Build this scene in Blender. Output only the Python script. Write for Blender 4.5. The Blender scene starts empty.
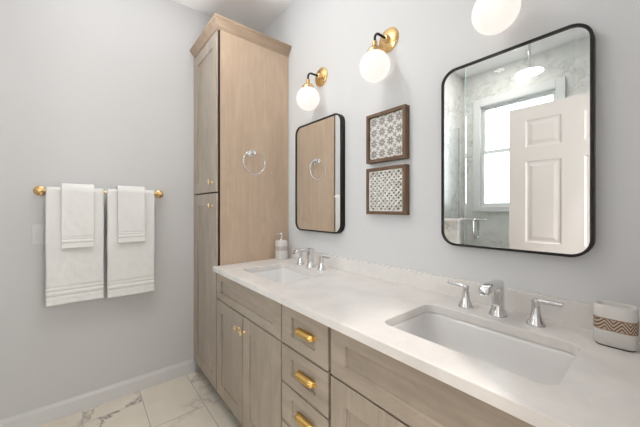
import bpy, bmesh, math, random
from mathutils import Vector, Matrix, noise

random.seed(4)
SC = bpy.context.scene
COL = SC.collection
PI = math.pi

# ------------------------------------------------------------------ camera, world, lamps, exposure
TH = math.radians(39.67)                       # the view turns this far from the -x axis towards +y
cam_data = bpy.data.cameras.new('camera')
cam = bpy.data.objects.new('camera', cam_data)
COL.objects.link(cam)
cam.location = (2.3196, -1.2013, 1.2554)
cam.rotation_euler = (PI / 2, 0, PI / 2 - TH)
cam_data.sensor_width = 36.0
cam_data.lens = 36.0 * 286.3 / 640.0
cam_data.shift_y = -5.23 / 640.0
cam_data.clip_start = 0.01
SC.camera = cam

world = bpy.data.worlds.new('daylight')
SC.world = world
world.use_nodes = True
bg = world.node_tree.nodes['Background']
bg.inputs['Color'].default_value = (0.90, 0.955, 1.0, 1)
bg.inputs['Strength'].default_value = 7.0

GLOBE_STRENGTH = 0.74
GLOBE_COLOR = (1.0, 0.925, 0.85)
FILL_W = 4.2
HALL_FILL_W = 26.0
FILL_COLOR = (1.0, 0.95, 0.89)


SC.view_settings.view_transform = 'Standard'
SC.view_settings.look = 'None'
SC.view_settings.gamma = 1.0
SC.view_settings.use_curve_mapping = False
SC.view_settings.exposure = 0.16


# added fill spot aimed up at the ceiling, an unseen lamp
_ld = bpy.data.lights.new('ceiling fill', 'SPOT')
_ld.spot_size = math.radians(84); _ld.spot_blend = 1.0; _ld.shadow_soft_size = 0.35
_ld.energy = 112.0
_ld.color = (0.97, 0.985, 1.0)
_lo = bpy.data.objects.new('ceiling_fill', _ld)
COL.objects.link(_lo)
_lo.location = (0.92, -0.98, 1.50)
_lo.rotation_euler = Vector((-0.04, 0.0, 1.0)).to_track_quat('-Z', 'Y').to_euler()


# added unseen fill lamp, shining from the hall through the doorway
_ld = bpy.data.lights.new('hall fill', 'AREA')
_ld.shape = 'RECTANGLE'; _ld.size = 1.1; _ld.size_y = 1.5
_ld.energy = 42.0
_ld.color = (1.0, 0.98, 0.955)
_lo = bpy.data.objects.new('hall_fill', _ld)
COL.objects.link(_lo)
_lo.location = (3.66, -0.50, 1.35)
_lo.rotation_euler = Vector((-1.0, -0.20, -0.06)).to_track_quat('-Z', 'Y').to_euler()


# ------------------------------------------------------------------ mesh helpers
def box(bm, x0, x1, y0, y1, z0, z1):
    v = [bm.verts.new(p) for p in ((x0, y0, z0), (x1, y0, z0), (x1, y1, z0), (x0, y1, z0),
                                   (x0, y0, z1), (x1, y0, z1), (x1, y1, z1), (x0, y1, z1))]
    for f in ((3, 2, 1, 0), (4, 5, 6, 7), (0, 1, 5, 4), (1, 2, 6, 5), (2, 3, 7, 6), (3, 0, 4, 7)):
        bm.faces.new([v[i] for i in f])


def loft(bm, loops, close_ends=True, cyclic=True):
    rows = [[bm.verts.new(p) for p in lp] for lp in loops]
    n = len(rows[0])
    for a, b in zip(rows[:-1], rows[1:]):
        for i in range(n if cyclic else n - 1):
            j = (i + 1) % n
            bm.faces.new((a[i], a[j], b[j], b[i]))
    if close_ends:
        bm.faces.new(list(reversed(rows[0])))
        bm.faces.new(rows[-1])
    return rows


def lathe(bm, profile, origin=(0, 0, 0), axis='z', seg=28):
    """profile: (radius, height) pairs along the axis, radius 0 closes an end"""
    o = Vector(origin)
    ax = {'z': Vector((0, 0, 1)), 'x': Vector((1, 0, 0)), '-x': Vector((-1, 0, 0)), '-y': Vector((0, -1, 0)),
          'y': Vector((0, 1, 0)), '-z': Vector((0, 0, -1))}[axis] if isinstance(axis, str) else Vector(axis).normalized()
    u = ax.orthogonal().normalized()
    w = ax.cross(u)
    rows = []
    for r, h in profile:
        if r <= 1e-6:
            rows.append([bm.verts.new(o + ax * h)])
        else:
            rows.append([bm.verts.new(o + ax * h + u * r * math.cos(2 * PI * k / seg) + w * r * math.sin(2 * PI * k / seg))
                         for k in range(seg)])
    for a, b in zip(rows[:-1], rows[1:]):
        for k in range(seg):
            j = (k + 1) % seg
            if len(a) == 1 and len(b) == 1:
                continue
            if len(a) == 1:
                bm.faces.new((a[0], b[j], b[k]))
            elif len(b) == 1:
                bm.faces.new((a[k], a[j], b[0]))
            else:
                bm.faces.new((a[k], a[j], b[j], b[k]))


def tube(bm, pts, r, seg=14, cyclic=False):
    pts = [Vector(p) for p in pts]
    n = len(pts)
    rad = r if isinstance(r, (list, tuple)) else [r] * n
    tang = []
    for i in range(n):
        a = pts[(i - 1) % n] if (cyclic or i > 0) else pts[i]
        b = pts[(i + 1) % n] if (cyclic or i < n - 1) else pts[i]
        tang.append((b - a).normalized())
    u = tang[0].orthogonal().normalized()
    rows = []
    for i in range(n):
        u = (u - tang[i] * u.dot(tang[i])).normalized()
        w = tang[i].cross(u)
        rows.append([bm.verts.new(pts[i] + (u * math.cos(2 * PI * k / seg) + w * math.sin(2 * PI * k / seg)) * rad[i])
                     for k in range(seg)])
    last = n if cyclic else n - 1
    for i in range(last):
        a, b = rows[i], rows[(i + 1) % n]
        for k in range(seg):
            j = (k + 1) % seg
            bm.faces.new((a[k], a[j], b[j], b[k]))
    if not cyclic:
        bm.faces.new(list(reversed(rows[0])))
        bm.faces.new(rows[-1])


def ball(bm, c, r, seg=24, rings=14, sz=1.0):
    prof = [(r * math.sin(PI * k / rings), -r * sz * math.cos(PI * k / rings)) for k in range(rings + 1)]
    prof[0] = (0, prof[0][1]); prof[-1] = (0, prof[-1][1])
    lathe(bm, prof, c, 'z', seg)


def rrect(cx, cy, w, h, r, seg=6):
    """rounded rectangle, counter-clockwise, as (a, b) pairs"""
    out = []
    for sx, sy, a0 in ((1, 1, 0), (-1, 1, PI / 2), (-1, -1, PI), (1, -1, 3 * PI / 2)):
        for k in range(seg + 1):
            a = a0 + k * PI / 2 / seg
            out.append((cx + sx * (w / 2 - r) + r * math.cos(a), cy + sy * (h / 2 - r) + r * math.sin(a)))
    return out


def obj(name, bm, material, parent=None, smooth=None, bevel=0.0, recalc=True):
    """link a bmesh, given in world coordinates, as one mesh object"""
    if recalc:
        bmesh.ops.recalc_face_normals(bm, faces=bm.faces)
    off = Vector((0, 0, 0))
    p = parent
    while p is not None:
        off += p.location
        p = p.parent
    if parent is None:                                        # origin at the base of the thing
        xs = [v.co.x for v in bm.verts]; ys = [v.co.y for v in bm.verts]; zs = [v.co.z for v in bm.verts]
        off = Vector(((min(xs) + max(xs)) / 2, (min(ys) + max(ys)) / 2, min(zs)))
    for v in bm.verts:
        v.co -= off
    me = bpy.data.meshes.new(name)
    bm.to_mesh(me)
    bm.free()
    o = bpy.data.objects.new(name, me)
    COL.objects.link(o)
    me.materials.append(material)
    if parent is None:
        o.location = off
    else:
        o.parent = parent
    if bevel:
        m = o.modifiers.new('edge', 'BEVEL')
        m.width = bevel; m.segments = 2; m.limit_method = 'ANGLE'; m.angle_limit = math.radians(40)
    if smooth is not None:
        for f in me.polygons:
            f.use_smooth = True
        if smooth < 180:
            m = o.modifiers.new('flat corners', 'EDGE_SPLIT')
            m.split_angle = math.radians(smooth)
    return o


def tag(o, label, category, group=None):
    o['label'] = label
    o['category'] = category
    if group:
        o['group'] = group
    return o


def thing(name, loc, label, category, group=None):
    o = bpy.data.objects.new(name, None)
    o.empty_display_size = 0.05
    COL.objects.link(o)
    o.location = loc
    return tag(o, label, category, group)


def structure(name, bm, material, label, parent=None, bevel=0.0, smooth=None):
    o = obj(name, bm, material, parent, bevel=bevel, smooth=smooth)
    if parent is None:
        o['kind'] = 'structure'
        o['label'] = label
    return o


def copy_tree(o, parent=None):
    c = o.copy()
    COL.objects.link(c)
    if parent is not None:
        c.parent = parent
    for ch in list(o.children):
        copy_tree(ch, c)
    return c


# ------------------------------------------------------------------ materials
def new_mat(name, color=(0.8, 0.8, 0.8), rough=0.5, metal=0.0, spec=0.5):
    m = bpy.data.materials.new(name)
    m.use_nodes = True
    b = m.node_tree.nodes['Principled BSDF']
    b.inputs['Base Color'].default_value = (*color, 1)
    b.inputs['Roughness'].default_value = rough
    b.inputs['Metallic'].default_value = metal
    b.inputs['Specular IOR Level'].default_value = spec
    return m


class G:
    """small node-graph helper"""
    def __init__(self, m):
        self.m = m; self.t = m.node_tree; self.b = self.t.nodes.get('Principled BSDF')

    def n(self, kind, **kw):
        nd = self.t.nodes.new(kind)
        for k, v in kw.items():
            setattr(nd, k, v)
        return nd

    def l(self, a, b):
        self.t.links.new(a, b)

    def coords(self, scale=(1, 1, 1), loc=(0, 0, 0), out='Object'):
        tc = self.n('ShaderNodeTexCoord')
        mp = self.n('ShaderNodeMapping')
        mp.inputs['Scale'].default_value = scale
        mp.inputs['Location'].default_value = loc
        self.l(tc.outputs[out], mp.inputs['Vector'])
        return mp.outputs['Vector']

    def noise(self, vec, scale, detail=4, rough=0.5, dist=0.0):
        nd = self.n('ShaderNodeTexNoise')
        nd.inputs['Scale'].default_value = scale
        nd.inputs['Detail'].default_value = detail
        nd.inputs['Roughness'].default_value = rough
        nd.inputs['Distortion'].default_value = dist
        if vec is not None:
            self.l(vec, nd.inputs['Vector'])
        return nd

    def ramp(self, fac, stops):
        r = self.n('ShaderNodeValToRGB')
        els = r.color_ramp.elements
        while len(els) < len(stops):
            els.new(0.5)
        for e, (p, c) in zip(els, stops):
            e.position = p
            e.color = (*c, 1)
        self.l(fac, r.inputs['Fac'])
        return r.outputs['Color']

    def mix(self, fac, a, b, blend='MIX'):
        nd = self.n('ShaderNodeMix', data_type='RGBA', blend_type=blend)
        for sock, val in ((nd.inputs[0], fac), (nd.inputs[6], a), (nd.inputs[7], b)):
            if isinstance(val, (int, float)):
                sock.default_value = val
            elif isinstance(val, tuple):
                sock.default_value = (*val, 1)
            else:
                self.l(val, sock)
        return nd.outputs[2]

    def math(self, op, a, b=None, c=None):
        nd = self.n('ShaderNodeMath', operation=op)
        for i, v in enumerate((a, b, c)):
            if v is None:
                continue
            if isinstance(v, (int, float)):
                nd.inputs[i].default_value = v
            else:
                self.l(v, nd.inputs[i])
        return nd.outputs[0]

    def bump(self, height, strength, dist):
        nd = self.n('ShaderNodeBump')
        nd.inputs['Strength'].default_value = strength
        nd.inputs['Distance'].default_value = dist
        self.l(height, nd.inputs['Height'])
        self.l(nd.outputs['Normal'], self.b.inputs['Normal'])

    def color(self, sock):
        self.l(sock, self.b.inputs['Base Color'])


def wood_mat(name, dark, mid, light, grain, rough=0.3):
    m = new_mat(name, mid, rough, spec=0.5)
    g = G(m)
    sc = {'z': (46, 46, 2.2), 'x': (2.2, 46, 46), 'y': (46, 2.2, 46)}[grain]
    broad = {'z': (9, 9, 3.0), 'x': (3.0, 9, 9), 'y': (9, 3.0, 9)}[grain]
    n1 = g.noise(g.coords(sc), 1.0, 6, 0.62, 0.3)
    n2 = g.noise(g.coords(broad), 1.0, 4, 0.6, 1.2)
    f = g.math('ADD', g.math('MULTIPLY', n1.outputs['Fac'], 0.45), g.math('MULTIPLY', n2.outputs['Fac'], 0.55))
    g.color(g.ramp(f, [(0.32, dark), (0.5, mid), (0.68, light)]))
    g.bump(n1.outputs['Fac'], 0.04, 0.001)
    return m


def paint_mat(name, color, rough=0.6):
    m = new_mat(name, color, rough, spec=0.3)
    g = G(m)
    n = g.noise(g.coords(), 220, 2, 0.5)
    g.bump(n.outputs['Fac'], 0.05, 0.001)
    return m


def marble_nodes(g, vec, base, vein, scale, amount, width=0.07):
    warp = g.noise(vec, scale * 0.9, 5, 0.6)
    add = g.n('ShaderNodeVectorMath', operation='MULTIPLY_ADD')
    g.l(warp.outputs['Color'], add.inputs[0])
    add.inputs[1].default_value = (1.2 / scale, 1.2 / scale, 1.2 / scale)
    g.l(vec, add.inputs[2])
    vn = g.noise(add.outputs[0], scale, 3, 0.55)
    ridge = g.math('ABSOLUTE', g.math('SUBTRACT', vn.outputs['Fac'], 0.5))
    lines = g.ramp(ridge, [(0.0, (1, 1, 1)), (width * 0.26, (0.45, 0.45, 0.45)), (width, (0, 0, 0))])
    patch = g.noise(vec, scale * 0.45, 2, 0.5)
    gate = g.ramp(patch.outputs['Fac'], [(0.42, (0, 0, 0)), (0.62, (1, 1, 1))])
    fac = g.math('MULTIPLY', g.math('MULTIPLY', lines, gate), amount)
    cloud = g.noise(vec, scale * 1.4, 4, 0.6)
    tone = g.ramp(cloud.outputs['Fac'], [(0.3, tuple(c * 0.9 for c in base)), (0.6, base)])
    return g.mix(fac, tone, vein)


def tile_mat(name, base, vein, grout, bw, bh, axes, loc, scale, amount, rough, mortar=0.004, offset=0.5, width=0.07):
    m = new_mat(name, base, rough)
    g = G(m)
    tc = g.n('ShaderNodeTexCoord')
    sep = g.n('ShaderNodeSeparateXYZ')
    g.l(tc.outputs['Object'], sep.inputs[0])
    comb = g.n('ShaderNodeCombineXYZ')
    g.l(g.math('ADD', sep.outputs[axes[0]], loc[0]), comb.inputs[0])
    g.l(g.math('ADD', sep.outputs[axes[1]], loc[1]), comb.inputs[1])
    br = g.n('ShaderNodeTexBrick')
    br.offset = offset
    g.l(comb.outputs[0], br.inputs['Vector'])
    br.inputs['Color1'].default_value = (0, 0, 0, 1)
    br.inputs['Color2'].default_value = (1, 1, 1, 1)
    br.inputs['Mortar'].default_value = (0.5, 0.5, 0.5, 1)
    br.inputs['Scale'].default_value = 1.0
    br.inputs['Mortar Size'].default_value = mortar / 2
    br.inputs['Mortar Smooth'].default_value = 0.1
    br.inputs['Brick Width'].default_value = bw
    br.inputs['Row Height'].default_value = bh
    shift = g.n('ShaderNodeVectorMath', operation='MULTIPLY_ADD')
    g.l(br.outputs['Color'], shift.inputs[0])
    shift.inputs[1].default_value = (7.3, 4.1, 9.7)
    g.l(tc.outputs['Object'], shift.inputs[2])
    col = marble_nodes(g, shift.outputs[0], base, vein, scale, amount, width)
    g.color(g.mix(br.outputs['Fac'], col, grout))
    inv = g.math('SUBTRACT', 1.0, br.outputs['Fac'])
    g.bump(inv, 0.25, 0.002)
    return m


def metal_mat(name, color, rough):
    m = new_mat(name, color, rough, 1.0)
    g = G(m)
    n = g.noise(g.coords(), 60, 2, 0.5)
    lo, hi = max(0.0, rough - 0.03), rough + 0.04
    g.l(g.ramp(n.outputs['Fac'], [(0.3, (lo,) * 3), (0.7, (hi,) * 3)]), g.b.inputs['Roughness'])
    return m


WALL = paint_mat('wall paint', (0.745, 0.747, 0.755))
CEIL = paint_mat('ceiling paint', (0.96, 0.94, 0.935))
TRIM = new_mat('white trim paint', (0.82, 0.82, 0.82), 0.35)
DOORP = new_mat('white door paint', (0.72, 0.69, 0.665), 0.35)
D, M_, L = (0.325, 0.268, 0.212), (0.415, 0.350, 0.283), (0.51, 0.435, 0.355)
WOOD_Z = wood_mat('stained maple upright grain', D, M_, L, 'z')
WOOD_X = wood_mat('stained maple level grain', D, M_, L, 'x')
WOOD_Y = wood_mat('stained maple crown', (0.36, 0.26, 0.185), (0.43, 0.315, 0.225), (0.49, 0.37, 0.27), 'y')
LITWOOD = wood_mat('maple with warm light', (0.51, 0.378, 0.270), (0.58, 0.437, 0.318), (0.65, 0.50, 0.372), 'z')  # same maple made lighter and warmer: light put into the side panel's colour
DARKWOOD = wood_mat('dark case wood with gap shade', (0.028, 0.020, 0.016), (0.036, 0.026, 0.020), (0.045, 0.033, 0.026), 'z', 0.6)  # dark case wood whose tone also stands in for shade in the gaps
FRAMEWOOD = wood_mat('walnut frame wood', (0.12, 0.066, 0.038), (0.17, 0.098, 0.058), (0.22, 0.13, 0.08), 'z', 0.5)
CHROME = metal_mat('polished chrome', (0.74, 0.74, 0.75), 0.06)
BRASS = metal_mat('satin brass', (0.80, 0.545, 0.255), 0.24)
BRONZE = new_mat('black metal', (0.014, 0.012, 0.011), 0.42, 0.0, 0.35)
CERAMIC = new_mat('glazed white ceramic', (0.90, 0.885, 0.87), 0.06)
RIMCER = new_mat('matt white ceramic', (0.80, 0.78, 0.75), 0.3)
MIRROR = new_mat('silvered glass', (0.93, 0.94, 0.935), 0.0, 1.0)

QUARTZ = new_mat('white quartz', (0.76, 0.74, 0.72), 0.16)
_g = G(QUARTZ)
_g.color(marble_nodes(_g, _g.coords(), (0.88, 0.845, 0.815), (0.70, 0.67, 0.65), 6.0, 0.12))

FLOOR = tile_mat('marble floor tile', (0.92, 0.85, 0.73), (0.30, 0.265, 0.23), (0.50, 0.47, 0.43), 0.6, 0.3, (0, 1), (0.15, 0.0), 2.6, 1.0, 0.22, width=0.035)
SHOWER = tile_mat('marble shower tile', (0.84, 0.84, 0.81), (0.34, 0.34, 0.33), (0.68, 0.68, 0.66), 0.6, 0.3, (0, 2), (0.1, 0.06), 8.0, 0.6, 0.25, 0.003)
SHOWER_SIDE = tile_mat('marble shower side tile', (0.84, 0.84, 0.81), (0.34, 0.34, 0.33), (0.68, 0.68, 0.66), 0.6, 0.3, (1, 2), (0.1, 0.06), 8.0, 0.6, 0.25, 0.003)

TERRY = new_mat('white terry cotton', (0.95, 0.95, 0.94), 0.95, spec=0.1)
_g = G(TERRY)
_n = _g.noise(_g.coords(), 420, 3, 0.6)
_n2 = _g.noise(_g.coords(), 70, 3, 0.6)
_g.bump(_g.math('ADD', _n.outputs['Fac'], _g.math('MULTIPLY', _n2.outputs['Fac'], 0.8)), 0.38, 0.005)
_g.b.inputs['Sheen Weight'].default_value = 0.3

GLOBE = new_mat('lit opal glass', (0.35, 0.34, 0.33), 0.15)
_g = G(GLOBE)
_g.b.inputs['Emission Color'].default_value = (*GLOBE_COLOR, 1)
_g.b.inputs['Emission Strength'].default_value = GLOBE_STRENGTH


def glass_mat(name, tint, refl):
    m = bpy.data.materials.new(name)
    m.use_nodes = True
    t = m.node_tree
    t.nodes.clear()
    out = t.nodes.new('ShaderNodeOutputMaterial')
    tr = t.nodes.new('ShaderNodeBsdfTransparent')
    tr.inputs['Color'].default_value = (*tint, 1)
    gl = t.nodes.new('ShaderNodeBsdfGlossy')
    gl.inputs['Roughness'].default_value = 0.0
    fr = t.nodes.new('ShaderNodeFresnel')
    fr.inputs['IOR'].default_value = refl
    mx = t.nodes.new('ShaderNodeMixShader')
    t.links.new(fr.outputs[0], mx.inputs[0])
    t.links.new(tr.outputs[0], mx.inputs[1])
    t.links.new(gl.outputs[0], mx.inputs[2])
    t.links.new(mx.outputs[0], out.inputs['Surface'])
    return m


GLASS = glass_mat('shower glass', (0.982, 0.995, 0.992), 1.35)
PANE = glass_mat('window glass', (0.97, 0.98, 0.98), 1.3)
GLASS_EDGE = new_mat('polished glass edge', (0.55, 0.72, 0.70), 0.15)

# ------------------------------------------------------------------ room shell
XR, YB, ZC = 2.36, -2.33, 2.79            # right wall, wall with the window, ceiling
SX, SY = 0.80, -1.66                      # shower side wall and front line
bm = bmesh.new(); box(bm, -0.12, XR + 0.12, YB - 0.12, 0.12, -0.05, 0.0)
fl = structure('floor', bm, FLOOR, 'marble tile bathroom floor')
fl.location = (0, 0, 0)
for v in fl.data.vertices:
    v.co += Vector(((-0.12 + XR + 0.12) / 2, (YB - 0.12 + 0.12) / 2, -0.05))
bm = bmesh.new(); box(bm, -0.12, XR + 0.12, YB - 0.12, 0.12, ZC, ZC + 0.05)
structure('ceiling', bm, CEIL, 'white ceiling')
bm = bmesh.new(); box(bm, -0.12, 0.0, SY, 0.12, 0.0, ZC)
structure('wall_left', bm, WALL, 'pale grey wall behind the towels')
bm = bmesh.new(); box(bm, 0.0, XR, 0.0, 0.12, 0.0, ZC)
structure('wall_back', bm, WALL, 'pale grey wall behind the vanity and mirrors')
bm = bmesh.new()
DY0, DY1, DZ = -1.515, -0.70, 2.06
box(bm, XR, XR + 0.12, DY1, 0.12, 0.0, ZC)
box(bm, XR, XR + 0.12, YB, DY0, 0.0, ZC)
box(bm, XR, XR + 0.12, DY0, DY1, DZ, ZC)
structure('wall_right', bm, WALL, 'wall with the bathroom doorway')
bm = bmesh.new()
for a in ((XR - 0.015, XR, DY1, DY1 + 0.065, 0.0, DZ + 0.065), (XR - 0.015, XR, DY0 - 0.065, DY0, 0.0, DZ + 0.065),
          (XR - 0.015, XR, DY0, DY1, DZ, DZ + 0.065)):
    box(bm, *a)
structure('trim_1', bm, TRIM, 'white casing around the doorway', bevel=0.003)

# the hall beyond the doorway
HX0, HX1, HY0, HY1 = XR + 0.12, 3.7, -2.45, 0.12
bm = bmesh.new(); box(bm, HX1, HX1 + 0.1, HY0, HY1, 0.0, ZC)
box(bm, HX0, HX1 + 0.1, HY1, HY1 + 0.1, 0.0, ZC); box(bm, HX0, HX1 + 0.1, HY0 - 0.1, HY0, 0.0, ZC)
structure('wall_hall', bm, WALL, 'walls of the hall beyond the doorway')
bm = bmesh.new(); box(bm, HX0, HX1 + 0.1, HY0 - 0.1, HY1 + 0.1, -0.05, 0.0)
structure('floor_hall', bm, WOOD_X, 'wood floor of the hall beyond the doorway')
bm = bmesh.new(); box(bm, HX0, HX1 + 0.1, HY0 - 0.1, HY1 + 0.1, ZC, ZC + 0.05)
structure('ceiling_hall', bm, CEIL, 'ceiling of the hall beyond the doorway')

# shower walls
WX0, WX1, WZ0, WZ1 = 0.985, 1.655, 1.28, 2.40          # window opening
bm = bmesh.new()
box(bm, SX, WX0, YB - 0.12, YB, 0.0, ZC)
box(bm, WX1, XR, YB - 0.12, YB, 0.0, ZC)
box(bm, WX0, WX1, YB - 0.12, YB, 0.0, WZ0)
box(bm, WX0, WX1, YB - 0.12, YB, WZ1, ZC)
structure('wall_shower', bm, SHOWER, 'marble tiled shower wall with the window')
bm = bmesh.new(); box(bm, -0.12, SX, YB - 0.12, SY, 0.0, ZC)
structure('wall_side', bm, SHOWER_SIDE, 'marble tiled end wall of the shower')
bm = bmesh.new(); box(bm, SX, 1.06, SY - 0.03, SY + 0.06, 0.0, 1.125)
kw = structure('wall_low', bm, SHOWER, 'low tiled wall under the shower glass')
bm = bmesh.new(); box(bm, SX, 1.075, SY - 0.05, SY + 0.08, 1.125, 1.155)
structure('sill_cap', bm, QUARTZ, '', kw, bevel=0.003)
# window
bm = bmesh.new()
box(bm, WX0 - 0.075, WX0, YB, YB + 0.025, WZ0 - 0.06, WZ1 + 0.085)
box(bm, WX1, WX1 + 0.075, YB, YB + 0.025, WZ0 - 0.06, WZ1 + 0.085)
box(bm, WX0, WX1, YB, YB + 0.025, WZ1, WZ1 + 0.085)
box(bm, WX0, WX1, YB, YB + 0.04, WZ0 - 0.06, WZ0)
win = structure('window_1', bm, TRIM, 'white double-hung window in the shower wall', bevel=0.006)
for nm, z0, z1, yo in (('upper_sash', 1.86, WZ1, 0.035), ('lower_sash', WZ0, 1.90, 0.0)):
    bm = bmesh.new()
    y0, y1 = YB - 0.045 - yo, YB - 0.015 - yo
    box(bm, WX0, WX0 + 0.03, y0, y1, z0, z1)
    box(bm, WX1 - 0.03, WX1, y0, y1, z0, z1)
    box(bm, WX0 + 0.03, WX1 - 0.03, y0, y1, z1 - 0.035, z1)
    box(bm, WX0 + 0.03, WX1 - 0.03, y0, y1, z0, z0 + 0.035)
    s = structure(nm, bm, TRIM, '', win)
    bm = bmesh.new()
    box(bm, WX0 + 0.03, WX1 - 0.03, (y0 + y1) / 2 - 0.003, (y0 + y1) / 2 + 0.003, z0 + 0.035, z1 - 0.035)
    structure('pane', bm, PANE, '', s)
# baseboard of the towel wall, with a moulded top edge
prof = [(0, 0), (0.015, 0), (0.015, 0.078), (0.0125, 0.086), (0.009, 0.092), (0.008, 0.100), (0, 0.100)]
bm = bmesh.new()
loft(bm, [[(x + 0.0005, y, z) for x, z in prof] for y in (SY + 0.0, -0.53)])
structure('baseboard_left', bm, new_mat('baseboard paint', (0.82, 0.82, 0.825), 0.3), 'white baseboard under the towels')

# open six-panel door, hinged beside the doorway
HX, DYF, LW, LH = 2.295, -1.46, 0.765, 2.028
bm = bmesh.new()
x0, x1 = HX - LW, HX
cols = [(x0 + 0.108, x0 + 0.108 + 0.215), (x1 - 0.108 - 0.215, x1 - 0.108)]
rows = [(0.008 + 0.24, 0.008 + 0.80), (LH - 1.03, LH - 0.415), (LH - 0.31, LH - 0.105)]
xc = [x0] + [c for p in cols for c in p] + [x1]
zc = [0.008] + [c for p in rows for c in p] + [LH]
yF, yK = DYF, DYF - 0.035
for i in range(5):
    for j in range(7):
        a, b, c, d = xc[i], xc[i + 1], zc[j], zc[j + 1]
        if i % 2 == 1 and j % 2 == 1:
            for y, s in ((yF, -1), (yK, 1)):                      # moulded, raised panel on both faces
                lv = [(0, 0), (0.010, 0.007), (0.022, 0.007), (0.045, 0.001)]
                loops = [[(a + m, y + s * dpt, c + m), (b - m, y + s * dpt, c + m), (b - m, y + s * dpt, d - m), (a + m, y + s * dpt, d - m)]
                         for m, dpt in lv]
                vs = [[bm.verts.new(p) for p in lp] for lp in loops]
                for r0, r1 in zip(vs[:-1], vs[1:]):
                    for k in range(4):
                        bm.faces.new((r0[k], r0[(k + 1) % 4], r1[(k + 1) % 4], r1[k]))
                bm.faces.new(vs[-1])
        else:
            for y in (yF, yK):
                bm.faces.new([bm.verts.new(p) for p in ((a, y, c), (b, y, c), (b, y, d), (a, y, d))])
for z in (0.008, LH):
    bm.faces.new([bm.verts.new(p) for p in ((x0, yF, z), (x1, yF, z), (x1, yK, z), (x0, yK, z))])
for x in (x0, x1):
    bm.faces.new([bm.verts.new(p) for p in ((x, yF, 0.008), (x, yF, LH), (x, yK, LH), (x, yK, 0.008))])
bmesh.ops.remove_doubles(bm, verts=bm.verts, dist=1e-5)
door = structure('door_1', bm, DOORP, 'white six-panel bathroom door standing open')
for s, y in (('-y', yK), ('y', yF)):
    bm = bmesh.new()
    lathe(bm, [(0, 0), (0.030, 0), (0.030, 0.006), (0.011, 0.009), (0.010, 0.030), (0.022, 0.036), (0.027, 0.048), (0.024, 0.058), (0.012, 0.064), (0, 0.065)],
          (x0 + 0.06, y, 0.90), s, 24)
    structure('knob', bm, BRASS, '', door, smooth=50)

# unseen ceiling downlights, added to brighten the rooms
def downlight(x, y, watt, label):
    t = thing('fill_downlight', (x, y, ZC), label, 'fill light', 'added fill downlights')
    b = bmesh.new()
    lathe(b, [(0.052, -0.0005), (0.075, -0.0005), (0.075, -0.004), (0.070, -0.008), (0.052, -0.008), (0.052, -0.0005)], (x, y, ZC), 'z', 32)
    obj('trim_ring', b, TRIM, t, smooth=40)
    ld = bpy.data.lights.new('fill disk lamp', 'AREA')
    ld.shape = 'DISK'; ld.size = 0.10
    ld.energy = watt; ld.color = FILL_COLOR
    lo = bpy.data.objects.new('lamp', ld)
    COL.objects.link(lo)
    lo.parent = t
    lo.location = (0, 0, -0.012)
    return t
downlight(1.15, -0.85, FILL_W, 'added ceiling downlight in front of the vanity')
downlight(1.25, -1.85, 3.6, 'added ceiling downlight inside the shower')
downlight(3.0, -1.1, HALL_FILL_W, 'added ceiling downlight in the hall beyond the doorway')

# ------------------------------------------------------------------ cabinetry
YF, YC = -0.547, -0.527           # face of doors, face of the carcasses


def shaker(bm, x0, x1, z0, z1, stile, rail, rec=0.0095, yf=YF, yb=-0.5325):
    """a five-piece front: frame with a recessed flat panel, as one mesh"""
    a, b, c, d = x0 + stile, x1 - stile, z0 + rail, z1 - rail
    O = [(x0, z0), (x1, z0), (x1, z1), (x0, z1)]
    I = [(a, c), (b, c), (b, d), (a, d)]
    e = 0.0015
    J = [(a + e, c + e), (b - e, c + e), (b - e, d - e), (a + e, d - e)]
    fo = [bm.verts.new((x, yf, z)) for x, z in O]
    fi = [bm.verts.new((x, yf, z)) for x, z in I]
    fr = [bm.verts.new((x, yf + rec, z)) for x, z in J]
    bo = [bm.verts.new((x, yb, z)) for x, z in O]
    for k in range(4):
        j = (k + 1) % 4
        bm.faces.new((fo[k], fo[j], fi[j], fi[k]))
        bm.faces.new((fi[k], fi[j], fr[j], fr[k]))
        bm.faces.new((bo[j], bo[k], fo[k], fo[j]))
    bm.faces.new(fr)
    bm.faces.new(list(reversed(bo)))


def front(name, parent, mat, *a, **k):
    b = bmesh.new()
    shaker(b, *a, **k)
    return obj(name, b, mat, parent, bevel=0.0012)


PULLBRASS = metal_mat('golden brass', (0.86, 0.565, 0.19), 0.2)
KNOBBRASS = metal_mat('pale brass', (0.84, 0.66, 0.40), 0.24)


def knob(parent, x, z):
    b = bmesh.new()
    lathe(b, [(0, 0), (0.008, 0), (0.008, 0.003), (0.0045, 0.006), (0.0045, 0.018), (0.008, 0.021), (0.008, 0.027), (0.004, 0.030), (0, 0.0305)], (x, YF, z), '-y', 18)
    yk = YF - 0.024
    for dx, dz in ((1, 0), (-1, 0), (0, 1), (0, -1)):
        tube(b, [(x, yk, z), (x + dx * 0.012, yk, z + dz * 0.012)], 0.0042, 10)
        ball(b, (x + dx * 0.0125, yk, z + dz * 0.0125), 0.0056, 12, 8)
    return obj('knob', b, KNOBBRASS, parent, smooth=60)


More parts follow.
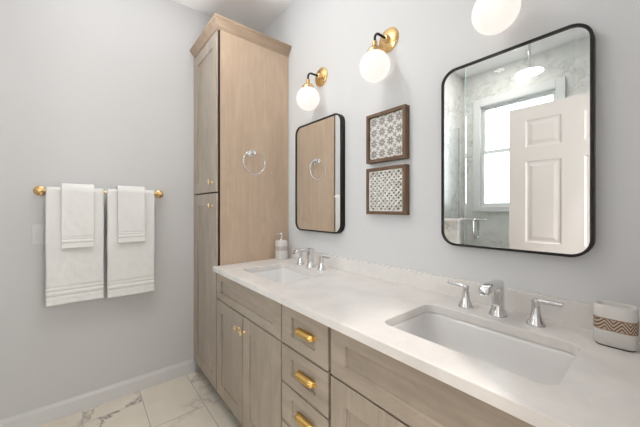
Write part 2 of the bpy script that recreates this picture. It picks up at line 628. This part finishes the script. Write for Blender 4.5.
def cup_pull(parent, x, z):
    b = bmesh.new()
    hl, h, d = 0.052, 0.015, 0.024
    n, mseg = 28, 14
    rows = []
    for i in range(n + 1):
        s = -1 + 2 * i / n
        k = max(0.0, 1 - abs(s) ** 5) ** 0.4
        row = []
        for j in range(mseg + 1):
            a = math.radians(-2 + 150 * j / mseg)
            row.append(b.verts.new((x + hl * s, YF + 0.0005 - 0.002 - d * (0.25 + 0.75 * k) * math.sin(max(a, 0)), z + h * (0.35 + 0.65 * k) * math.cos(a))))
        rows.append(row)
    for r0, r1 in zip(rows[:-1], rows[1:]):
        for j in range(mseg):
            b.faces.new((r0[j], r0[j + 1], r1[j + 1], r1[j]))
    for row in (rows[0], rows[-1]):
        c = b.verts.new((row[0].co.x, YF - 0.002, z))
        for j in range(mseg):
            b.faces.new((row[j], row[j + 1], c))
    for s in (-1, 1):                                              # screw flanges at the ends
        lathe(b, [(0, 0), (0.0085, 0), (0.0085, 0.0025), (0.006, 0.0042), (0, 0.0045)], (x + s * (hl + 0.002), YF, z + 0.002), '-y', 16)
    o = obj('cup_pull', b, PULLBRASS, parent, smooth=50)
    return o


# tall linen cabinet
TX, TZ = 0.499, 2.412
tall = thing('linen_cabinet', (0.25, -0.26, 0), 'tall wooden linen cabinet with crown moulding against the corner', 'cabinet')
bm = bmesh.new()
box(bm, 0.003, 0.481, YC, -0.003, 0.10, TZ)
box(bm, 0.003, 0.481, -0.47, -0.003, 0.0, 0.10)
box(bm, 0.4812, 0.498, YC + 0.001, YC + 0.0046, 0.10, TZ - 0.01)  # dark strip drawn in place of the shade beside the door
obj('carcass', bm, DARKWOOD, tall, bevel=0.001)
bm = bmesh.new(); box(bm, 0.4815, TX, YC + 0.005, -0.003, 0.095, TZ)
box(bm, 0.4815, TX, -0.47, -0.003, 0.0, 0.095)
sp_ = obj('side_panel', bm, LITWOOD, tall, bevel=0.001)
bm = bmesh.new(); box(bm, TX + 0.0002, TX + 0.0022, YC + 0.005, YC + 0.026, 0.095, TZ - 0.008)
obj('edge_strip', bm, LITWOOD, sp_)
bm = bmesh.new(); box(bm, 0.0015, 0.023, YF + 0.004, YC - 0.0005, 0.095, 2.40)
obj('filler_strip', bm, WOOD_Z, tall, bevel=0.001)
d = front('door', tall, WOOD_Z, 0.026, 0.497, 1.362, 2.385, 0.078, 0.075, yb=-0.535)
knob(d, 0.430, 1.425)
d = front('door', tall, WOOD_Z, 0.026, 0.497, 0.095, 1.352, 0.078, 0.075, yb=-0.535)
knob(d, 0.430, 1.272)
# mitred crown moulding round the front and the side
prof = [(-0.012, -0.004), (0.004, -0.004), (0.006, 0.006), (0.012, 0.010), (0.017, 0.022), (0.027, 0.034), (0.036, 0.040), (0.037, 0.046), (0.044, 0.049), (0.044, 0.060), (-0.012, 0.060)]
zb = 2.405
bm = bmesh.new()
loops = []
for px, py, ex, ey in ((0.0012, YC, 0, -1), (TX, YC, 1, -1), (TX, -0.003, 1, 0)):
    loops.append([(px + ex * o_, py + ey * o_, zb + h) for o_, h in prof])
loft(bm, loops)
obj('crown_moulding', bm, WOOD_Y, tall, bevel=0.0006)
bm = bmesh.new(); box(bm, 0.003, TX - 0.002, YC + 0.002, -0.003, zb + 0.0075, zb + 0.058)
obj('top_panel', bm, WOOD_Y, tall)


def base_cabinet(name, x0, x1, label):
    t = thing(name, ((x0 + x1) / 2, -0.26, 0), label, 'cabinet', 'vanity base cabinets')
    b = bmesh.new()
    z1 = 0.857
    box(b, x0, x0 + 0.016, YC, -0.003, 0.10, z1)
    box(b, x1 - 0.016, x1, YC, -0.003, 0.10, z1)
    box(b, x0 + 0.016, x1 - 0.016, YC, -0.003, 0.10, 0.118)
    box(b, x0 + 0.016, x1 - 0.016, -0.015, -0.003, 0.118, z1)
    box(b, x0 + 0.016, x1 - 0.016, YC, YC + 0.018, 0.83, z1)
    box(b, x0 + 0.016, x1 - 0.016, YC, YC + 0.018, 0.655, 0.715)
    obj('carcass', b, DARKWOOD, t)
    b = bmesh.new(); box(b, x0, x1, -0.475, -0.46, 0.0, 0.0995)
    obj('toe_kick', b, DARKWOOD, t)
    return t


Z_F0, Z_F1, Z_D0, Z_D1 = 0.689, 0.8535, 0.095, 0.681
sinkA = base_cabinet('sink_cabinet', 0.503, 1.272, 'grey-brown sink base cabinet beside the tall linen cabinet')
front('front_panel', sinkA, WOOD_X, 0.507, 1.268, Z_F0, Z_F1, 0.070, 0.045)
d = front('door', sinkA, WOOD_Z, 0.507, 0.8845, Z_D0, Z_D1, 0.072, 0.072); knob(d, 0.846, 0.607)
d = front('door', sinkA, WOOD_Z, 0.8905, 1.268, Z_D0, Z_D1, 0.072, 0.072); knob(d, 0.912, 0.607)
drw = base_cabinet('drawer_cabinet', 1.2735, 1.5785, 'grey-brown cabinet of stacked drawers with brass cup pulls between the sink cabinets')
for z0, z1 in ((0.689, 0.8535), (0.526, 0.681), (0.361, 0.518), (0.095, 0.353)):
    d = front('drawer', drw, WOOD_X, 1.2755, 1.5735, z0, z1, 0.072, 0.043)
    cup_pull(d, 1.449, (z0 + z1) / 2 + 0.004)
sinkB = base_cabinet('sink_cabinet', 1.5835, 2.352, 'grey-brown sink base cabinet right of the drawers')
front('front_panel', sinkB, WOOD_X, 1.5875, 2.349, Z_F0, Z_F1, 0.070, 0.045)
d = front('door', sinkB, WOOD_Z, 1.5875, 1.9660, Z_D0, Z_D1, 0.072, 0.072); knob(d, 1.950, 0.612)
d = front('door', sinkB, WOOD_Z, 1.9700, 2.349, Z_D0, Z_D1, 0.072, 0.072); knob(d, 1.986, 0.612)

# ------------------------------------------------------------------ countertop with two cut-outs, backsplash
ZT, ZU = 0.889, 0.859
SW, SD, SYC, SR = 0.442, 0.288, -0.318, 0.036
SINKS = (0.910, 1.956)
bm = bmesh.new()
edges = []
outer = [(TX + 0.003, -0.57), (XR - 0.001, -0.57), (XR - 0.001, -0.0005), (TX + 0.003, -0.0005)]
for lp in [outer] + [rrect(c, SYC, SW, SD, SR, 6) for c in SINKS]:
    vs = [bm.verts.new((x, y, ZT)) for x, y in lp]
    edges += [bm.edges.new((vs[i], vs[(i + 1) % len(vs)])) for i in range(len(vs))]
bmesh.ops.triangle_fill(bm, use_beauty=True, use_dissolve=False, edges=edges)
for f in list(bm.faces):                                           # drop any fill inside the cut-outs
    c = f.calc_center_median()
    if any(abs(c.x - s) < SW / 2 - 0.012 and abs(c.y - SYC) < SD / 2 - 0.012 and
           all(abs(v.co.x - s) <= SW / 2 + 1e-4 and abs(v.co.y - SYC) <= SD / 2 + 1e-4 for v in f.verts) for s in SINKS):
        bm.faces.remove(f)
ext = bmesh.ops.extrude_face_region(bm, geom=list(bm.faces))
for v in [e for e in ext['geom'] if isinstance(e, bmesh.types.BMVert)]:
    v.co.z = ZU
bmesh.ops.dissolve_limit(bm, angle_limit=0.01, verts=bm.verts, edges=bm.edges)
tag(obj('countertop', bm, QUARTZ, bevel=0.0025), 'white quartz vanity countertop with two sink cut-outs', 'countertop')
bm = bmesh.new(); box(bm, TX + 0.001, XR - 0.001, -0.020, -0.0005, ZT, 0.963)
tag(obj('backsplash', bm, QUARTZ, bevel=0.0008), 'low white quartz backsplash along the wall behind the faucets', 'backsplash')


def sink(cx, label):
    b = bmesh.new()
    lv = [(0.040, ZU - 0.010, 0.05), (0.040, ZU - 0.0005, 0.05), (0.006, ZU - 0.0005, 0.036), (0.000, ZU - 0.012, 0.034), (-0.010, ZU - 0.060, 0.036),
          (-0.022, ZU - 0.098, 0.045), (-0.046, ZU - 0.122, 0.060), (-0.095, ZU - 0.134, 0.075), (-0.200, ZU - 0.140, 0.040), (-0.246, ZU - 0.142, 0.020)]
    loops = [[(x, y, z) for x, y in rrect(cx, SYC, SW + g, SD + g, r, 8)] for g, z, r in lv]
    loft(b, loops, close_ends=False)
    o = obj('undermount_sink', b, CERAMIC, smooth=70)
    m = o.modifiers.new('wall', 'SOLIDIFY'); m.thickness = 0.007; m.offset = -1
    tag(o, label, 'sink', 'undermount sinks')
    b = bmesh.new()
    lathe(b, [(0, 0.0), (0.024, 0.0), (0.030, 0.003), (0.030, 0.005), (0.021, 0.006), (0.019, 0.003), (0, 0.004)], (cx, SYC, ZU - 0.142), 'z', 28)
    obj('drain', b, CHROME, o, smooth=50)
sink(SINKS[0], 'white rectangular undermount sink beside the tall linen cabinet')
sink(SINKS[1], 'large white rectangular undermount sink below the wide mirror showing the door')

# ------------------------------------------------------------------ faucets
def faucet(cx, label):
    y = -0.104
    t = thing('faucet', (cx, y, ZT), label, 'faucet', 'widespread chrome faucets')
    b = bmesh.new()
    def sq(z, w, d, r):
        return [(cx + a, y + c, ZT + z) for a, c in rrect(0, 0, w, d, r, 5)]
    loft(b, [sq(0, .056, .056, .0275), sq(.004, .056, .056, .0275), sq(.010, .050, .050, .0245), sq(.024, .041, .041, .0195),
             sq(.045, .037, .037, .016), (sq(.070, .035, .036, .012)), sq(.092, .034, .036, .010), sq(.112, .032, .036, .010), sq(.118, .028, .032, .010)])
    obj('spout_body', b, CHROME, t, smooth=50)
    b = bmesh.new()
    def sec(yy, z, w, h):
        return [(cx + a, yy, ZT + z + c) for a, c in rrect(0, 0, w, h, min(w, h) * 0.32, 4)]
    loft(b, [sec(y + .017, .104, .026, .022), sec(y - .010, .106, .031, .026), sec(y - .045, .109, .031, .023), sec(y - .080, .110, .032, .022),
             sec(y - .105, .107, .034, .024), sec(y - .118, .103, .032, .022), sec(y - .124, .099, .024, .014)])
    obj('spout', b, CHROME, t, smooth=50)
    for s in (-1, 1):
        hx = cx + s * 0.107
        b = bmesh.new()
        lathe(b, [(0, 0), (0.0255, 0), (0.0258, 0.004), (0.0235, 0.009), (0.0185, 0.020), (0.0135, 0.038), (0.0110, 0.056), (0.0110, 0.068), (0.0125, 0.074), (0.0105, 0.081), (0, 0.083)],
              (hx, y, ZT), 'z', 28)
        h = obj('handle', b, CHROME, t, smooth=50)
        b = bmesh.new()
        st = []
        for k, (dx, dz, w, hh) in enumerate(((-.010, .074, .014, .013), (.004, .0755, .016, .016), (.030, .0775, .0150, .0135), (.055, .0785, .0150, .0125), (.065, .079, .0155, .0125), (.0675, .079, .012, .009))):
            st.append([(hx + s * dx, y + a, ZT + dz + c) for a, c in rrect(0, 0, w, hh, hh * 0.4, 4)])
        loft(b, st)
        obj('lever', b, CHROME, h, smooth=50)
    return t
faucet(0.907, 'chrome two-lever faucet behind the sink near the tall cabinet')
faucet(1.953, 'chrome two-lever faucet behind the large sink below the wide mirror')

# ------------------------------------------------------------------ mirrors
def mirror(cx, z0, z1, w, label):
    t = thing('wall_mirror', (cx, 0, z0), label, 'mirror', 'black framed rounded mirrors')
    h = z1 - z0
    zc_ = (z0 + z1) / 2
    yf = -0.036
    b = bmesh.new()
    def ring(inset, y, r):
        return [(cx + a, y, zc_ + c) for a, c in rrect(0, 0, w - 2 * inset, h - 2 * inset, r - inset, 10)]
    r = 0.058
    loft(b, [ring(0.0, -0.001, r), ring(0.0, yf + 0.001, r), ring(0.001, yf, r), ring(0.0075, yf, r), ring(0.0085, yf + 0.001, r), ring(0.0085, -0.001, r), ring(0.0, -0.001, r)], close_ends=False)
    obj('frame', b, BRONZE, t, smooth=40)
    b = bmesh.new()
    loft(b, [ring(0.0083, -0.004, r), ring(0.0083, -0.030, r)])
    obj('mirror_glass', b, MIRROR, t)
    return t
mirror(0.872, 1.103, 1.826, 0.469, 'black framed rounded mirror beside the tall cabinet, reflecting wood and a towel ring')
mirror(1.950, 1.103, 1.826, 0.469, 'large black framed rounded mirror reflecting the white door and window')

# ------------------------------------------------------------------ globe sconces
def sconce(cx, label, zp=2.11):
    gy, gz, gr = -0.112, zp - 0.167, 0.0725
    t = thing('globe_sconce', (cx, 0, zp), label, 'wall lamp', 'brass globe wall sconces')
    b = bmesh.new()
    lathe(b, [(0, 0.0005), (0.060, 0.0005), (0.060, 0.006), (0.056, 0.010), (0.040, 0.012), (0.036, 0.014), (0.020, 0.016), (0.018, 0.034), (0.014, 0.038), (0, 0.038)], (cx, 0, zp), '-y', 40)
    obj('wall_plate', b, BRASS, t, smooth=50)
    b = bmesh.new()
    pts = [(cx, -0.034, zp), (cx, -0.055, zp)]
    for k in range(9):
        a = k / 8 * PI / 2
        pts.append((cx, gy + 0.032 - 0.032 * math.sin(a), zp - 0.032 + 0.032 * math.cos(a)))
    pts.append((cx, gy, zp - 0.055))
    tube(b, pts, 0.0062, 14)
    obj('arm', b, BRONZE, t, smooth=60)
    b = bmesh.new()
    lathe(b, [(0, 0.050), (0.012, 0.050), (0.0125, 0.024), (0.016, 0.022), (0.030, 0.016), (0.037, 0.004), (0.037, -0.008), (0.034, -0.008), (0.033, 0.002), (0, 0.006)], (cx, gy, zp - 0.098), 'z', 32)
    obj('socket_cap', b, BRASS, t, smooth=50)
    b = bmesh.new()
    ball(b, (cx, gy, gz), gr, 40, 24)
    obj('glass_globe', b, GLOBE, t, smooth=180)
    return t
sconce(0.888, 'brass globe wall sconce above the mirror beside the tall cabinet')
sconce(1.422, 'brass globe wall sconce above the two framed lattice panels')
sconce(1.948, 'globe wall sconce above the large mirror, cut off at the photo top', 2.10)

# ------------------------------------------------------------------ framed lattice panels
LATTICE = new_mat('whitewashed carving', (0.78, 0.76, 0.72), 0.7)
_g = G(LATTICE)
_n = _g.noise(_g.coords(), 45, 4, 0.6)
_g.color(_g.ramp(_n.outputs['Fac'], [(0.3, (0.62, 0.59, 0.55)), (0.55, (0.82, 0.80, 0.76))]))
GREYWASH = new_mat('grey wash', (0.36, 0.33, 0.31), 0.8)
PANELBACK = new_mat('grey backing board', (0.20, 0.175, 0.155), 0.8)


def flat_poly(bm, pts, y0, y1):
    loft(bm, [[(x, y0, z) for x, z in pts], [(x, y1, z) for x, z in pts]])


def bar(bm, ax, az, bx, bz, w, y0, y1):
    dx, dz = bx - ax, bz - az
    l = math.hypot(dx, dz)
    nx, nz = -dz / l * w / 2, dx / l * w / 2
    flat_poly(bm, [(ax - nx, az - nz), (bx - nx, bz - nz), (bx + nx, bz + nz), (ax + nx, az + nz)], y0, y1)


def annulus(bm, cx, cz, r0, r1, y0, y1, seg=20):
    def ring(r, y):
        return [(cx + r * math.cos(2 * PI * k / seg), y, cz + r * math.sin(2 * PI * k / seg)) for k in range(seg)]
    loft(bm, [ring(r1, y1), ring(r1, y0), ring(r0, y0), ring(r0, y1)], close_ends=False)


def petal(bm, cx, cz, a, r0, r1, w, y0, y1):
    u = (math.cos(a), math.sin(a)); v = (-u[1], u[0])
    pts = []
    for f, s in ((0, 0), (0.3, 0.8), (0.55, 1), (0.8, 0.7), (1, 0), (0.8, -0.7), (0.55, -1), (0.3, -0.8)):
        r = r0 + (r1 - r0) * f
        pts.append((cx + u[0] * r + v[0] * w * s, cz + u[1] * r + v[1] * w * s))
    flat_poly(bm, pts, y0, y1)


def art(x0, x1, z0, z1, kind, label):
    t = thing('framed_lattice_panel', ((x0 + x1) / 2, 0, z0), label, 'wall art', 'framed lattice panels')
    fw = 0.0165
    b = bmesh.new()
    P = lambda i, y: [(x0 + i, y, z0 + i), (x1 - i, y, z0 + i), (x1 - i, y, z1 - i), (x0 + i, y, z1 - i)]
    loft(b, [P(0, -0.001), P(0, -0.036), P(fw, -0.036), P(fw, -0.001), P(0, -0.001)], close_ends=False)
    obj('frame', b, FRAMEWOOD, t, bevel=0.001)
    i = fw + 0.0002
    b = bmesh.new(); box(b, x0 + i, x1 - i, -0.022, -0.002, z0 + i, z1 - i)
    obj('backing', b, PANELBACK if kind != 'flower' else LATTICE, t)
    b = bmesh.new()
    a, c, w, h = x0 + i, z0 + i, x1 - x0 - 2 * i, z1 - z0 - 2 * i
    y0, y1 = -0.030, -0.0222
    if kind == 'flower':
        n = 4
        sx, sz = w / n, h / n
        y0 = -0.0235
        for p in range(n):
            for q in range(n):
                cx, cz = a + (p + .5) * sx, c + (q + .5) * sz
                for k in range(8):
                    petal(b, cx, cz, k * PI / 4 + (PI / 8 if (p + q) % 2 else 0), 0.0030, 0.0235, 0.0042, y0, y1)
                for sa, sb in ((1, 1), (1, -1), (-1, 1), (-1, -1)):
                    petal(b, cx + sa * sx / 2 * 0.98, cz + sb * sz / 2 * 0.98, math.atan2(-sb, -sa), 0.001, 0.010, 0.0038, y0, y1)
    else:
        n = 4
        sx, sz = w / n, h / n
        for p in range(n):
            for q in range(n):
                cx, cz = a + (p + .5) * sx, c + (q + .5) * sz
                bar(b, cx - sx / 2, cz - sz / 2, cx + sx / 2, cz + sz / 2, 0.0060, y0, y1)
                bar(b, cx - sx / 2, cz + sz / 2, cx + sx / 2, cz - sz / 2, 0.0060, y0 - 0.0003, y1)
                annulus(b, cx, cz, 0.0195, 0.0250, y0 - 0.0006, y1, 28)
                if p and q:
                    annulus(b, cx - sx / 2, cz - sz / 2, 0.0195, 0.0250, y0 - 0.0009, y1, 28)
                for dx, dz in ((sx / 2, 0), (-sx / 2, 0), (0, sz / 2), (0, -sz / 2)):
                    bar(b, cx + dx / 2 - dz / 2, cz + dz / 2 - dx / 2, cx + dx, cz + dz, 0.0040, y0 - 0.0012, y1)
        for s, e in (((a, c + 0.0025), (a + w, c + 0.0025)), ((a, c + h - 0.0025), (a + w, c + h - 0.0025)), ((a + 0.0025, c), (a + 0.0025, c + h)), ((a + w - 0.0025, c), (a + w - 0.0025, c + h))):
            bar(b, s[0], s[1], e[0], e[1], 0.005, y0 - 0.0009, y1)
    obj('lattice', b, LATTICE, t) if kind != 'flower' else obj('flower_pattern', b, GREYWASH, t)
    return t
art(1.300, 1.541, 1.493, 1.746, 'flower', 'upper of two brown framed panels, carved with rows of pale flowers')
art(1.300, 1.541, 1.224, 1.464, 'diamond', 'lower of two brown framed panels, carved as a pale diagonal lattice')

# ------------------------------------------------------------------ towel bar and towels
BX, BZ = 0.070, 1.357
tb = thing('towel_bar', (0, -1.087, BZ), 'brass towel bar on the left wall holding four white towels', 'towel bar')
bm = bmesh.new(); tube(bm, [(BX, -1.385, BZ), (BX, -0.787, BZ)], 0.0085, 18)
obj('rail', bm, BRASS, tb, smooth=50)
for y in (-1.392, -0.780):
    bm = bmesh.new()
    lathe(bm, [(0, 0.0005), (0.028, 0.0005), (0.028, 0.007), (0.024, 0.011), (0.010, 0.014), (0.0095, 0.052), (0.0110, 0.058), (0.0120, 0.066), (0.0120, 0.074), (0.010, 0.080), (0, 0.081)], (0, y, BZ), 'x', 26)
    obj('post', bm, BRASS, tb, smooth=50)


def towel(name, y0, y1, rin, thick, zfront, zback, seed, label, category, group, bands):
    """a folded towel hung over the rail: a thick sheet whose path runs up the front, over the rail and down the back"""
    R = rin + thick / 2
    path = []
    nf = 110
    for k in range(nf + 1):
        path.append((BX + R, zfront + (BZ - zfront) * k / nf))
    for k in range(1, 12):
        a = PI * k / 12
        path.append((BX + R * math.cos(a), BZ + R * math.sin(a)))
    for k in range(26):
        path.append((BX - R, BZ - (BZ - zback) * k / 25))
    b = bmesh.new()
    ny = 34
    rows = []
    for k, (x, z) in enumerate(path):
        row = []
        fall = max(0.0, min(1.0, (BZ - z) / 0.25))
        side = 1 if k <= nf else (-1 if k > nf + 11 else 0)
        for j in range(ny + 1):
            f = j / ny
            y = y0 + (y1 - y0) * f
            w = noise.noise(Vector((y * 9, z * 3.2, 1.7)))
            w2 = noise.noise(Vector((y * 32 + seed, z * 26, seed)))
            w3 = noise.noise(Vector((z * 7, seed * 3.1, 2.0)))
            dx = 0.0055 * w * fall + 0.0016 * w2
            if side > 0:
                dx += 0.007 * fall
                for bz, dep, bw in bands:
                    dd = (z - zfront - bz) / bw
                    dx += dep * math.exp(-dd * dd)
                if zfront + 0.004 > z:
                    dx -= 0.002
            elif side < 0:
                dx = abs(dx) * 0.3
            edge = 0.0035 * w3 * fall * (1 if f > 0.5 else -1) * abs(2 * f - 1)
            zz = z + (0.004 * noise.noise(Vector((y * 6, seed, 5.0))) if k < 4 else 0)
            row.append(b.verts.new((x + dx, y + edge, zz)))
        rows.append(row)
    for r0, r1 in zip(rows[:-1], rows[1:]):
        for j in range(ny):
            b.faces.new((r0[j], r0[j + 1], r1[j + 1], r1[j]))
    o = obj(name, b, TERRY)
    m = o.modifiers.new('pile', 'SOLIDIFY'); m.thickness = thick; m.offset = 0
    m = o.modifiers.new('round', 'SUBSURF'); m.levels = 1; m.render_levels = 1
    for f in o.data.polygons:
        f.use_smooth = True
    return tag(o, label, category, group)


BB = [(0.050, -0.0065, 0.0038), (0.064, 0.003, 0.006), (0.078, -0.0065, 0.0038), (0.100, -0.0055, 0.0038), (0.006, 0.003, 0.006)]
HB = [(0.030, -0.0055, 0.0033), (0.041, 0.002, 0.005), (0.052, -0.0055, 0.0033), (0.066, -0.0045, 0.0033), (0.005, 0.003, 0.005)]
towel('bath_towel', -1.362, -1.100, 0.0095, 0.013, 0.700, 0.80, 1.3, 'long white bath towel hanging nearest the wall switch plate', 'towel', 'bath towels', BB)
towel('bath_towel', -1.083, -0.822, 0.0095, 0.013, 0.692, 0.80, 7.9, 'long white bath towel hanging nearest the linen cabinet', 'towel', 'bath towels', BB)
towel('hand_towel', -1.296, -1.146, 0.0315, 0.014, 1.022, 1.05, 3.1, 'small white hand towel over the bath towel nearest the switch plate', 'towel', 'hand towels', HB)
towel('hand_towel', -1.032, -0.880, 0.0315, 0.014, 1.036, 1.05, 5.6, 'small white hand towel over the bath towel nearest the linen cabinet', 'towel', 'hand towels', HB)

# ------------------------------------------------------------------ towel ring on the linen cabinet
tr = thing('towel_ring', (TX, -0.312, 1.63), 'chrome towel ring on the side of the tall cabinet', 'towel ring')
bm = bmesh.new()
lathe(bm, [(0, 0.0004), (0.025, 0.0004), (0.025, 0.005), (0.021, 0.009), (0.012, 0.012), (0.010, 0.032), (0.013, 0.038), (0.015, 0.046), (0.012, 0.054), (0, 0.056)], (TX, -0.312, 1.630), 'x', 28)
obj('post', bm, CHROME, tr, smooth=50)
bm = bmesh.new()
tube(bm, [(TX + 0.046, -0.305 + 0.080 * math.cos(2 * PI * k / 56), 1.566 + 0.080 * math.sin(2 * PI * k / 56)) for k in range(56)], 0.0042, 12, cyclic=True)
obj('ring', bm, CHROME, tr, smooth=180)

# ------------------------------------------------------------------ switch plate behind the towel
SWITCH = new_mat('off-white plastic', (0.80, 0.80, 0.80), 0.4)
sp = thing('switch_plate', (0, -1.368, 1.045), 'white wall switch plate half hidden behind the bath towel', 'switch')
bm = bmesh.new(); box(bm, 0.0003, 0.006, -1.425, -1.311, 1.045, 1.160)
obj('plate', bm, SWITCH, sp, bevel=0.002)
for y in (-1.391, -1.345):
    bm = bmesh.new(); box(bm, 0.0062, 0.010, y - 0.0165, y + 0.0165, 1.070, 1.136)
    obj('rocker', bm, SWITCH, sp, bevel=0.0015)

# ------------------------------------------------------------------ soap dispenser
sd = thing('soap_dispenser', (0.556, -0.100, ZT), 'white square soap dispenser with chrome pump beside the tall cabinet', 'soap dispenser')
STRIPE = new_mat('striped ceramic band', (0.7, 0.62, 0.58), 0.4)
_g = G(STRIPE)
_tc = _g.n('ShaderNodeTexCoord'); _sp = _g.n('ShaderNodeSeparateXYZ'); _g.l(_tc.outputs['Object'], _sp.inputs[0])
_w = _g.math('FRACT', _g.math('MULTIPLY', _sp.outputs[2], 90.0))
_g.color(_g.ramp(_w, [(0.0, (0.62, 0.52, 0.48)), (0.45, (0.62, 0.52, 0.48)), (0.55, (0.50, 0.47, 0.49)), (0.9, (0.66, 0.60, 0.57))]))
def sdl(z, w, r):
    return [(x, y, ZT + z) for x, y in rrect(0.556, -0.100, w, w, r, 5)]
bm = bmesh.new()
loft(bm, [sdl(0, .063, .008), sdl(.003, .068, .010), sdl(.127, .068, .010), sdl(.133, .063, .010), sdl(.135, .052, .012)])
obj('bottle', bm, RIMCER, sd, smooth=45)
bm = bmesh.new()
loft(bm, [sdl(.064, .0670, .010), sdl(.064, .0692, .0106), sdl(.096, .0692, .0106), sdl(.096, .0670, .010), sdl(.064, .0670, .010)], close_ends=False)
obj('band', bm, STRIPE, sd, smooth=45)
bm = bmesh.new()
c0 = (0.556, -0.100, ZT + 0.010)
lathe(bm, [(0, .1255), (0.016, .1255), (0.016, .136), (0.0125, .140), (0.006, .142), (0.0052, .165), (0.009, .167), (0.010, .178), (0.007, .181), (0, .182)], c0, 'z', 22)
tube(bm, [(0.556, -0.100, ZT + .184), (0.552, -0.125, ZT + .185), (0.552, -0.148, ZT + .183), (0.552, -0.155, ZT + .176)], [0.0055, 0.005, 0.0042, 0.0036], 12)
obj('pump', bm, CHROME, sd, smooth=50)

# ------------------------------------------------------------------ toothbrush holder
TCX, TCY, TW, TD = 2.2345, -0.104, 0.082, 0.060
th = thing('toothbrush_holder', (TCX, TCY, ZT), 'white ceramic toothbrush holder with a tan chevron band', 'toothbrush holder')
def tl(z, g, r):
    return [(x, y, ZT + z) for x, y in rrect(TCX, TCY, TW + g, TD + g, r, 7)]
bm = bmesh.new()
loft(bm, [tl(.002, -.010, .016), tl(.006, 0, .020), tl(.104, 0, .020), tl(.108, -.002, .019), tl(.109, -.005, .018), tl(.108, -.008, .016), tl(.103, -.010, .015), tl(.012, -.012, .015)])
obj('cup', bm, RIMCER, th, smooth=60)
bm = bmesh.new()
loft(bm, [tl(0, -.008, .017), tl(.0025, -.006, .018)])
obj('base', bm, new_mat('dark base pad', (0.10, 0.08, 0.07), 0.8), th)
CHEV = new_mat('chevron band', (0.5, 0.4, 0.3), 0.7)
_g = G(CHEV)
_tc = _g.n('ShaderNodeTexCoord'); _sp = _g.n('ShaderNodeSeparateXYZ'); _g.l(_tc.outputs['Object'], _sp.inputs[0])
_u = _g.math('ADD', _sp.outputs[0], _g.math('MULTIPLY', _sp.outputs[1], 1.0))
_tri = _g.math('ABSOLUTE', _g.math('SUBTRACT', _g.math('FRACT', _g.math('MULTIPLY', _u, 31.0)), 0.5))
_st = _g.math('FRACT', _g.math('ADD', _g.math('MULTIPLY', _sp.outputs[2], 105.0), _g.math('MULTIPLY', _tri, 4.2)))
_zig = _g.ramp(_st, [(0.0, (0.66, 0.55, 0.45)), (0.40, (0.66, 0.55, 0.45)), (0.52, (0.20, 0.115, 0.065)), (0.92, (0.20, 0.115, 0.065))])
_edge = _g.math('GREATER_THAN', _g.math('ABSOLUTE', _g.math('SUBTRACT', _sp.outputs[2], 0.0595)), 0.0135)
_g.color(_g.mix(_edge, _zig, (0.36, 0.25, 0.17)))
bm = bmesh.new()
loft(bm, [tl(.0435, -.001, .020), tl(.0435, .0014, .0205), tl(.0755, .0014, .0205), tl(.0755, -.001, .020), tl(.0435, -.001, .020)], close_ends=False)
obj('chevron_band', bm, CHEV, th, smooth=45)

# ------------------------------------------------------------------ shower: glass, pull, rain head (seen in the mirror)
gp = thing('shower_glass_panel', (0.93, SY, 1.155), 'fixed clear glass shower panel standing on the low wall', 'shower glass')
bm = bmesh.new(); box(bm, SX + 0.002, 1.045, SY - 0.004, SY + 0.004, 1.1555, 2.03)
obj('glass', bm, GLASS, gp)
bm = bmesh.new(); box(bm, 1.0455, 1.0475, SY - 0.004, SY + 0.004, 1.1555, 2.03)
obj('edge', bm, BRONZE, gp)
gd = thing('shower_door', (1.50, SY, 0), 'clear glass shower door with a chrome pull, seen in the large mirror', 'shower door')
bm = bmesh.new(); box(bm, 1.129, 1.90, SY + 0.033, SY + 0.039, 0.02, ZC - 0.001)
obj('glass', bm, GLASS, gd)
bm = bmesh.new(); box(bm, 1.1245, 1.1285, SY + 0.030, SY + 0.042, 0.02, ZC - 0.001)
obj('edge', bm, GLASS_EDGE, gd)
for s, yy in ((1, SY + 0.0392), (-1, SY + 0.0328)):
    bm = bmesh.new()
    xh, z0, z1, o_ = 1.215, 0.985, 1.150, 0.05
    pts = [(xh, yy, z0), (xh, yy + s * (o_ - 0.015), z0), (xh, yy + s * (o_ - 0.004), z0 + 0.004), (xh, yy + s * o_, z0 + 0.015),
           (xh, yy + s * o_, z1 - 0.015), (xh, yy + s * (o_ - 0.004), z1 - 0.004), (xh, yy + s * (o_ - 0.015), z1), (xh, yy, z1)]
    tube(bm, pts, 0.0095, 12)
    obj('pull_handle', bm, CHROME, gd, smooth=60)
bm = bmesh.new()
tube(bm, [(1.095, SY + 0.055, 1.155), (1.305, SY + 0.055, 1.155)], 0.006, 12)
ball(bm, (1.095, SY + 0.055, 1.155), 0.010, 14, 8); ball(bm, (1.305, SY + 0.055, 1.155), 0.010, 14, 8)
obj('towel_rail', bm, CHROME, gd, smooth=60)
rh = thing('rain_shower_head', (1.54, -1.95, ZC), 'round chrome rain shower head hanging from the shower ceiling', 'shower head')
bm = bmesh.new()
tube(bm, [(1.54, -1.95, ZC - 0.001), (1.54, -1.95, 2.50)], 0.010, 16)
lathe(bm, [(0, 0), (0.032, 0), (0.032, -0.008), (0, -0.010)], (1.54, -1.95, ZC - 0.0005), 'z', 24)
obj('arm', bm, CHROME, rh, smooth=50)
bm = bmesh.new()
lathe(bm, [(0, 0.030), (0.016, 0.028), (0.020, 0.012), (0.100, 0.008), (0.105, 0.004), (0.104, 0.0), (0, 0.0)], (1.54, -1.95, 2.475), 'z', 40)
obj('spray_plate', bm, CHROME, rh, smooth=50)
